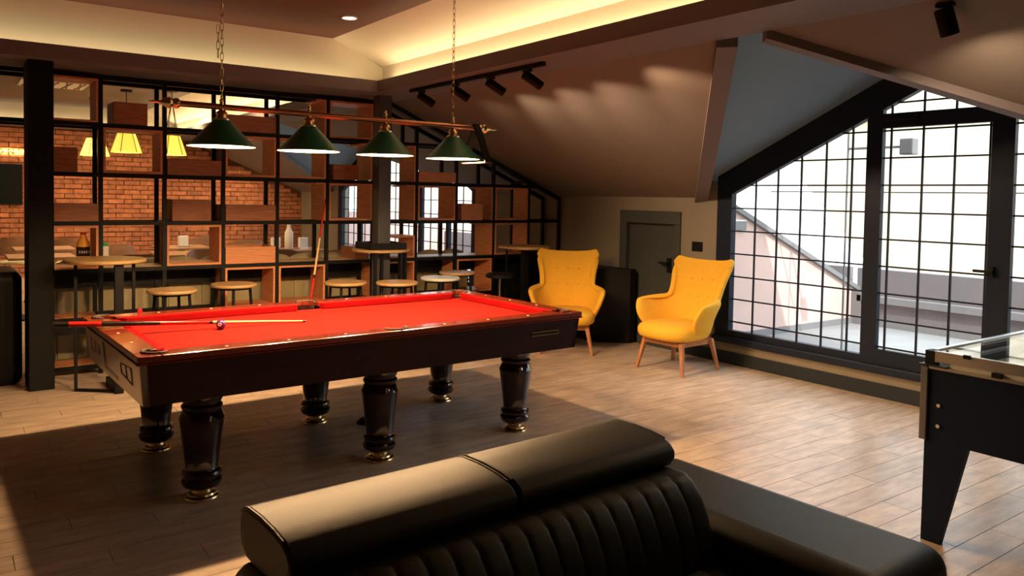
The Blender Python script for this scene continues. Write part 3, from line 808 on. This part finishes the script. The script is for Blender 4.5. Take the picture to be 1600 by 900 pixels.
# ------------------------------------------------------------------ billiard light
BL = thing('billiard_light', 'bronze bar light with four green shades over the pool table', 'lamp', (2.03, 4.575, 2.035), math.radians(2.035))
obj('bar', tube(B(), (-1.02, 0, 0), (1.02, 0, 0), .017, seg=16), 'bar', BL, smooth=True)
for s in (-1, 1):
    obj('finial', lathe(B(), [(.017, 0), (.026, .006), (.03, .02), (.022, .04), (.032, .055), (.026, .075), (.010, .10), (.006, .12), (.010, .128), (.003, .16)], 16, frame_m((s*1.0, 0, 0), (s, 0, 0))), 'brass', BL, smooth=True)
sx_ = (-.775, -.255, .265, .79)
for i, x in enumerate(sx_):
    sh = obj('shade', lathe(B(), [(.186, -.223), (.184, -.222), (.045, -.075), (.045, -.07)], 40, cap=False), 'green', BL, smooth=True); sh.location = (x, 0, 0)
    obj('shade_lining', lathe(B(), [(.1855, -.2238), (.180, -.2225), (.042, -.078), (.001, -.078)], 40, cap=False), 'white', sh, smooth=True)
    obj('shade_cap', lathe(B(), [(.047, -.075), (.048, -.068), (.032, -.062), (.030, -.045), (.034, -.04), (.030, -.03), (.014, -.018), (.012, .018), (.010, .03), (.014, .036), (.006, .048), (.009, .055), (.002, .068)], 20), 'brass', sh, smooth=True)
    bm = B(); bmesh.ops.create_uvsphere(bm, u_segments=16, v_segments=10, radius=.028, matrix=Matrix.Translation((0, 0, -.13)))
    obj('bulb', bm, 'bulb', sh, smooth=True)
    a = math.radians(2.035)
    light('POINT', 'shade_bulb', (2.03+x*math.cos(a), 4.575+x*math.sin(a), 2.035-.175), power=122, col=(1, .60, .28), shadow_soft_size=.03)
def chain(x, y, z0, z1):
    bm = B(); n = int((z1-z0)/.042); 
    for k in range(n):
        zc = z0+.021+k*(z1-z0)/n; R, r = .012, .0022; flip = k % 2
        pts = []
        for j in range(12):
            a = 2*PI*j/12; u = math.cos(a)*R*.75; v = math.sin(a)*.027
            pts.append(Vector((u if flip else 0, 0 if flip else u, zc+v))+Vector((x, y, 0)))
        for j in range(12): tube(bm, pts[j], pts[(j+1) % 12], r, seg=5)
    return bm
for x in (-.775, .785): obj('chain', chain(x, 0, .05, ZC-2.035-.02), 'brass', BL, smooth=True)
bm = chain(-.79, .02, .28, .46); obj('chain_slack', bm, 'brass', BL, smooth=True)
for x in (-.775, .785): obj('ceiling_hook', lathe(B(), [(.035, ZC-2.035-.02), (.035, ZC-2.035)], 20, Matrix.Translation((x, 0, 0))), 'brass', BL)
rk = thing('ball_rack', 'black triangle ball rack hanging from the right end of bar light', 'ball rack', (2.03+.985, 4.61, 2.035))
h = .27; wd = .155
tri = [(0, .028), (-wd, .028-h), (wd, .028-h)]
for k, (p, q) in enumerate(((tri[0], tri[1]), (tri[0], tri[2]), (tri[1], tri[2]))):
    obj('side', beam(B(), (0, p[0], p[1]), (0, q[0], q[1]), .052, .014) if k < 2 else beam(B(), (0, p[0], p[1]), (0, q[0], q[1]), .04, .008), 'black' if k < 2 else 'woodt', rk)

# ------------------------------------------------------------------ downlight, track spots
dl = thing('downlight', 'round recessed downlight glowing in the dark red ceiling', 'downlight', (2.72, 6.12, ZC-.012))
obj('ring', lathe(B(), [(.055, .002), (.065, 0), (.065, .012)], 28, cap=False), 'white', dl); obj('lens', lathe(B(), [(.055, .003), (.055, .010)], 28), 'ledm', dl)
light('SPOT', 'downlight_beam', (2.72, 6.12, ZC-.02), (0, 0, -1), 25, WARM, spot_size=1.6, spot_blend=.6, shadow_soft_size=.05)
TX = 3.46
tk = thing('track_rail', 'black ceiling track holding four spotlights under the soffit', 'track', (TX, 0, ZS))
obj('rail', box(B(), -.018, .018, 4.42, 6.40, -.032, 0), 'black', tk, bevel=.004)
def spot(x, y, z, d, label, grp='black track spotlights', L=.13, hang=.05, power=45, col=(1, .70, .42), size=1.25, rr=.036):
    t = thing('track_spotlight', label, 'spotlight', (x, y, z), 0, grp)
    obj('stem', tube(B(), (0, 0, 0), (0, 0, -hang), .008), 'black', t); obj('adapter', box(B(), -.016, .016, -.04, .04, -.018, 0), 'black', t)
    d = Vector(d).normalized(); c = Vector((0, 0, -hang)); p0 = c-d*.03; p1 = c+d*L
    hd = obj('lamp_head', lathe(B(), [(rr*.9, 0), (rr, .006), (rr, L+.03), (rr*.85, L+.03), (rr*.8, L+.0), (0.001, L)], 24, frame_m(p0, d), cap=False), 'black', t, smooth=True)
    light('SPOT', 'spot_beam', Vector((x, y, z))+p1+d*.03, d, power, col, spot_size=size, spot_blend=.6, shadow_soft_size=.02)
for i, (y, l) in enumerate(((6.2, 'black track spotlight farthest from the window'), (5.62, 'black track spotlight second from far end, behind the chain'),
                            (5.10, 'black track spotlight third along the track'), (4.62, 'black track spotlight nearest the window end of the track'))):
    spot(TX, y, ZS-.033, (.80, -.24, -.50), l, power=(56 if i else 12), size=1.5)
spot(3.84, 1.83, zs(3.84)-.001, (.34, -.12, -.93), 'black cylinder spotlight at the top right corner', None, L=.10, hang=.055, power=60, size=2.9, rr=.042)
for y_ in (3.95,): light('SPOT', 'spot_beam_extra', (3.6, y_, ZS-.12), (.80, -.24, -.50), 56, (1, .66, .36), spot_size=1.5, spot_blend=.6, shadow_soft_size=.02)  # extra beam on the slope past the track end, without a lamp head

# ------------------------------------------------------------------ yellow armchairs (front faces -Y in local space)
def wing_chair(loc, rz, label):
    t = thing('wing_armchair', label, 'armchair', loc, rz, 'yellow wingback armchairs')
    NU, zrows = 22, [.33, .38, .44, .50, .56, .60, .62, .630, .636, .66, .74, .82, .90, .97, 1.00, 1.02]
    def prof(z):
        # half width, forward reach of the sides, backward lean
        def lerp(tab):
            for (a, va), (b_, vb) in zip(tab, tab[1:]):
                if z <= b_: return va+(vb-va)*max(0, (z-a))/(b_-a)
            return tab[-1][1]
        Wd = lerp([(.33, .25), (.42, .295), (.52, .335), (.60, .365), (.630, .365), (.636, .275), (.68, .258), (.78, .275), (.90, .302), (1.02, .325)])
        E = lerp([(.33, .34), (.40, .44), (.50, .49), (.58, .49), (.618, .47), (.630, .45), (.636, .16), (.68, .12), (.80, .12), (1.02, .09)])
        Ln = lerp([(.33, 0), (.50, .02), (1.02, .17)])
        return Wd, E, Ln
    bm = B(); grid = []
    for zi, z in enumerate(zrows):
        row = []
        for i in range(NU+1):
            s = -1+2*i/NU; a = abs(s)
            Wd, E, Ln = prof(z)
            th = s*PI/2
            x = Wd*math.copysign(abs(math.sin(th))**.80, s)
            y = .26+Ln-E*(1-max(0, math.cos(th))**.72) if True else 0
            zz = z
            tt = max(0, (z-.70)/.32)
            zz += tt*(.055*a**2 - .03) - tt**3*.11*max(0, a-.76)/.24
            if z < .66 and z > .40: zz += 0
            row.append(bm.verts.new((x, y, zz)))
        grid.append(row)
    for r0_, r1_ in zip(grid, grid[1:]):
        for i in range(NU): bm.faces.new((r0_[i], r0_[i+1], r1_[i+1], r1_[i]))
    sh = obj('shell', bm, 'yel', t, smooth=True)
    md = sh.modifiers.new('solid', 'SOLIDIFY'); md.thickness = .055; md.offset = 0
    sb = sh.modifiers.new('sub', 'SUBSURF'); sb.levels = 2; sb.render_levels = 2
    # seat cushion
    bm = B(); n = 28; rings = [(.55, .285, 0), (.93, .295, 0), (1.0, .33, 0), (1.02, .37, 0), (.98, .415, 0), (.80, .437, 0), (.35, .445, 0)]
    gg = []
    for k, z, _ in rings:
        rr = []
        for i in range(n):
            a = 2*PI*i/n; c, s_ = math.cos(a), math.sin(a)
            x = .285*k*math.copysign(abs(c)**.65, c)*(1.0+(.10 if s_ < 0 else -.12)*abs(s_)); y = -.03+.29*k*math.copysign(abs(s_)**.75, s_)
            if s_ < 0: y -= .03*k
            rr.append(bm.verts.new((x, y, z)))
        gg.append(rr)
    for a, c in zip(gg, gg[1:]):
        for i in range(n): bm.faces.new((a[i], a[(i+1) % n], c[(i+1) % n], c[i]))
    bm.faces.new(gg[0][::-1]); bm.faces.new(gg[-1])
    obj('seat', bm, 'yel', t, smooth=True, sub=1)
    for z in (.66, .82):
        for x in (-.115, 0, .115):
            Wd, E, Ln = prof(z); s = math.asin(min(1, (abs(x)/Wd)**(1/.80))); y = .26+Ln-E*(1-math.cos(s)**.72)-.030
            bm = B(); bmesh.ops.create_uvsphere(bm, u_segments=10, v_segments=8, radius=.0115, matrix=Matrix.Translation((x, y, z-.01)) @ Matrix.Diagonal((1, .6, 1, 1)))
            obj('button', bm, 'yelb', t, smooth=True)
    fr_ = B()
    for s in (-1, 1):
        beam(fr_, (s*.20, -.22, .268), (s*.185, .20, .262), .03, .045); beam(fr_, (-.20, s*.21, .268), (.20, s*.21, .268), .03, .045)
    obj('seat_frame', fr_, 'woodl', t)
    for sx in (-1, 1):
        for sy in (-1, 1):
            p0 = Vector((sx*.205, sy*.215, .29)); p1 = Vector((sx*.262, sy*.262, 0))
            bm = B(); lathe(bm, [(.028, 0), (.018, 1)], 4, Matrix(((p1-p0).x*0+1, 0, (p1-p0).x, p0.x), ) if False else Matrix(((1, 0, (p1-p0).x, p0.x), (0, 1, (p1-p0).y, p0.y), (0, 0, (p1-p0).z, p0.z), (0, 0, 0, 1))) @ Matrix.Rotation(PI/4, 4, 'Z'))
            obj('leg', bm, 'woodl', t, bevel=.003)
    return t
wing_chair((5.457, 4.885, 0), math.radians(-90+4), 'yellow wingback armchair on the right, next to window')
wing_chair((5.12, 6.09, 0), math.radians(-41), 'yellow wingback armchair on the left, behind pool table corner')

# ------------------------------------------------------------------ black leather sofa (seen from its front corner)
SF = thing('leather_sofa', 'black leather sofa with fluted back and wide arm in foreground', 'sofa', (.59, 1.95, 0), math.radians(3))
hp = [(-.255, .770), (-.20, .778), (-.12, .782), (-.04, .779), (-.015, .772), (.004, .757), (.014, .735), (.014, .70), (.002, .668), (-.03, .648), (-.14, .642), (-.24, .664), (-.285, .688), (-.303, .715), (-.302, .738), (-.284, .757)]
for k, (a, c) in enumerate(((0.0, .655), (.662, 1.32))):
    h_ = obj('headrest', prism(B(), hp, 0, a, c), 'leath', SF, smooth=True, bevel=.018, seg=3)
    sm = B()
    for e in (a+.004, c-.004):
        sm = B()
        for p, q in zip(hp[:5], hp[1:6]): tube(sm, (e, p[0]+.0, p[1]-.002), (e, q[0], q[1]-.002), .004, seg=6)
        obj('seam', sm, 'leath', h_, smooth=True)
# fluted backrest
bp = [(-.05, .655), (-.20, .665), (-.30, .688), (-.36, .690), (-.395, .672), (-.43, .63), (-.455, .58), (-.475, .52), (-.485, .44)]
bm = B(); N = 17*8; Lb = 1.30; cols = []
for i in range(N+1):
    x = Lb*i/N; ph = abs(math.sin(PI*x/(Lb/17)))**.28; d = .007*(1-ph)
    col = []
    for j, (y, z) in enumerate(bp):
        k = min(1, max(0, (j-1)/2)); col.append(bm.verts.new((x, y+d*k*.8, z-d*k*.6)))
    cols.append(col)
for a, c in zip(cols, cols[1:]):
    for j in range(len(bp)-1): bm.faces.new((a[j], c[j], c[j+1], a[j+1]))
obj('fluted_backrest', bm, 'leath', SF, smooth=True)
obj('back_body', prism(B(), [(-.44, .10), (.0, .10), (.01, .60), (-.05, .645), (-.25, .655), (-.36, .66), (-.43, .55)], 0, -.02, 1.295), 'leath', SF, bevel=.02, seg=3, smooth=True)
obj('arm', box(B(), 1.305, 1.745, -1.0, .06, .10, .56), 'leath', SF, bevel=.075, seg=6, smooth=True)
obj('seat_cushion', box(B(), -.0, 1.30, -1.02, -.43, .28, .44), 'leath', SF, bevel=.04, seg=4, smooth=True)
obj('seat_base', box(B(), -.02, 1.30, -1.0, -.43, .10, .28), 'leath', SF)
for x, y in ((.05, -.06), (1.65, -.02), (1.65, -.92), (.05, -.92)): obj('leg', lathe(B(), [(.02, 0), (.025, .10)], 12, Matrix.Translation((x, y, 0))), 'chrome', SF)

# ------------------------------------------------------------------ glass-topped games table at right edge
GT = thing('games_table', 'dark navy football games table with glass top at the right edge', 'games table', (3.665, 1.775, 0))
LX, LY = 1.38, .82
obj('cabinet', prism(B(), [(-.02, .815), (-.02, .47), (-.20, .47), (-.62, .47), (-LY+.0, .47), (-LY, .815)], 0, .0, .03), 'dgreen', GT)
obj('cabinet', box(B(), 0.03, LX, -.045, -.02, .47, .815), 'dgreen', GT); obj('cabinet', box(B(), 0.03, LX, -LY, -LY+.025, .47, .815), 'dgreen', GT); obj('cabinet', box(B(), LX-.03, LX, -LY+.025, -.045, .47, .815), 'dgreen', GT)
obj('end_board', box(B(), -.012, LX+.01, -.02, .012, .47, .815), 'greyl', GT, bevel=.003)
obj('trim_strip', box(B(), -.006, .0, -LY, -.02, .803, .818), 'alu', GT)
obj('playfield', box(B(), .03, LX-.03, -LY+.025, -.045, .76, .775), 'field', GT)
for x0, sx in ((0, 1), (LX, -1)):
    for y0, sy in ((-.01, -1), (-LY, 1)):
        obj('leg', prism(B(), [(y0, .4695), (y0, 0), (y0+sy*.085, 0), (y0+sy*.19, .4695)], 0, x0 if sx > 0 else x0-.03, x0+.03 if sx > 0 else x0), 'dgreen', GT)
for z in (.64, .545): obj('bolt', lathe(B(), [(.010, 0), (.009, .006)], 12, frame_m((-.002, -.07, z), (-1, 0, 0))), 'chrome', GT)
obj('corner_plate', box(B(), -.03, .14, -.11, .02, .818, .824), 'black', GT, bevel=.002); obj('corner_block', box(B(), .0, .045, -.045, -.0, .824, .885), 'black', GT)
fr_ = B(); box(fr_, -.005, .02, -LY, -.045, .835, .887); box(fr_, .045, LX, -.03, -.005, .86, .887); box(fr_, -.005, LX, -LY-.02, -LY, .835, .887); box(fr_, LX, LX+.02, -LY, -.005, .835, .887)
obj('top_frame', fr_, 'alu', GT, bevel=.003)
fr_ = B(); box(fr_, .0, .03, -LY, -.11, .818, .835); obj('side_rail', fr_, 'field', GT)
obj('glass_top', box(B(), .02, LX, -LY, -.03, .872, .880), 'glass', GT)
obj('hinge', box(B(), -.012, .0, -.20, -.17, .875, .892), 'black', GT); obj('hinge', box(B(), -.016, -.002, -.33, -.29, .815, .835), 'black', GT)

# small thing on the floor under the table
fc = obj('floor_socket', lathe(B(), [(.055, 0), (.055, .01), (.03, .035), (0, .04)], 24), 'black', smooth=True); fc.location = (2.29, 4.83, .0)
tag(fc, 'small black floor box under pool table behind the middle leg', 'floor box')

# ------------------------------------------------------------------ outside
ZTF = .10
sbox('floor', 'terr', XE+.2, 9.2, -4, 5.3, ZTF-.1, ZTF)
pw = struct(obj('wall_terrace_side', prism(B(), [(XE+.2, ZTF), (9.0, ZTF), (9.0, .50), (6.3, 1.61), (XE+.2, 1.63)], 1, 5.22, 5.35), 'pink'))
obj('coping', beam(B(), (6.25, 5.27, 1.64), (9.02, 5.27, .515), .19, .05), 'cope', pw)
obj('skirting', box(B(), XE+.3, 9.0, 5.20, 5.22, ZTF, ZTF+.07), 'cope', pw)
obj('corner_trim', box(B(), 8.9, 9.02, 5.10, 5.22, ZTF, .50), 'cope', pw)
pa = struct(obj('wall_parapet', box(B(), 9.02, 9.15, -4, 5.22, ZTF, .77), 'grey'))
obj('lower_face', box(B(), 8.95, 9.02, -4, 5.15, ZTF, .38), 'grey', pa)
obj('ledge', box(B(), 8.90, 9.02, -4, 5.15, .38, .455), 'cope', pa); obj('skirting', box(B(), 8.93, 8.95, -4, 5.15, ZTF, .18), 'cope', pa)
bg_ = obj('neighbour_building', box(box(B(), 15, 22, -22, 30, -4, 3.7), 14.9, 15, -22, 30, 3.2, 3.4), 'bldg'); tag(bg_, 'cream rendered building beyond the terrace parapet', 'building')
wr = obj('white_gable', prism(B(), [(6.58, -4), (18, -4), (18, 3.2), (9.64, 3.2), (6.58, -.2)], 0, 12.5, 12.8), 'whiter'); tag(wr, 'white sunlit sloping roof end beyond terrace wall', 'building')
FY0, FY1, FZ = 4.30, 3.69, 2.09
awn = thing('awning_rail', 'thin steel rail hanging outside the window', 'rail', (7.2, 0, 0))
obj('rail', box(B(), -.008, .008, -3, 5.18, 1.66, 1.672), 'cope', awn)
obj('rod', box(B(), -.008, .008, FY0, FY0+.014, ZTF, 2.30), 'cope', awn)
obj('post', box(B(), -.02, .02, -3, -2.96, ZTF, 1.66), "cope", awn)
fl_ = thing('floodlight', 'grey floodlight on a short arm outside the glass door', 'floodlight', (7.2, FY0-.001, FZ))
obj('arm', box(B(), -.01, .01, FY1-FY0+.09, 0, -.01, .012), 'cope', fl_); obj('lamp_box', box(B(), -.06, .05, FY1-FY0-.045, FY1-FY0+.08, -.075, .075), 'cope', fl_, bevel=.01)
vb = thing('wall_vent', 'white framed grey vent on the pink terrace wall', 'vent', (6.68, 5.21, 1.295)); obj('surround', box(B(), -.13, .14, -.02, .01, -.06, .07), 'whiter', vb, bevel=.02); obj('grille', box(B(), -.11, .12, -.03, -.02, -.045, .055), 'cope', vb, bevel=.01)
# far terrace in front of second dormer
sbox('floor', 'terr', XE+.2, 9.2, 5.4, 16, ZTF-.1, ZTF); sbox('wall_terrace_far', 'grey', 9.02, 9.15, 5.35, 16, ZTF, .77)
sbox('wall_terrace_end', 'pink', XE+.2, 9.0, 15.0, 15.1, ZTF, 1.2)
sbox('ceiling', 'cope', XL-.2, XS, YN-.2, YF+.2, 3.3, 3.35)
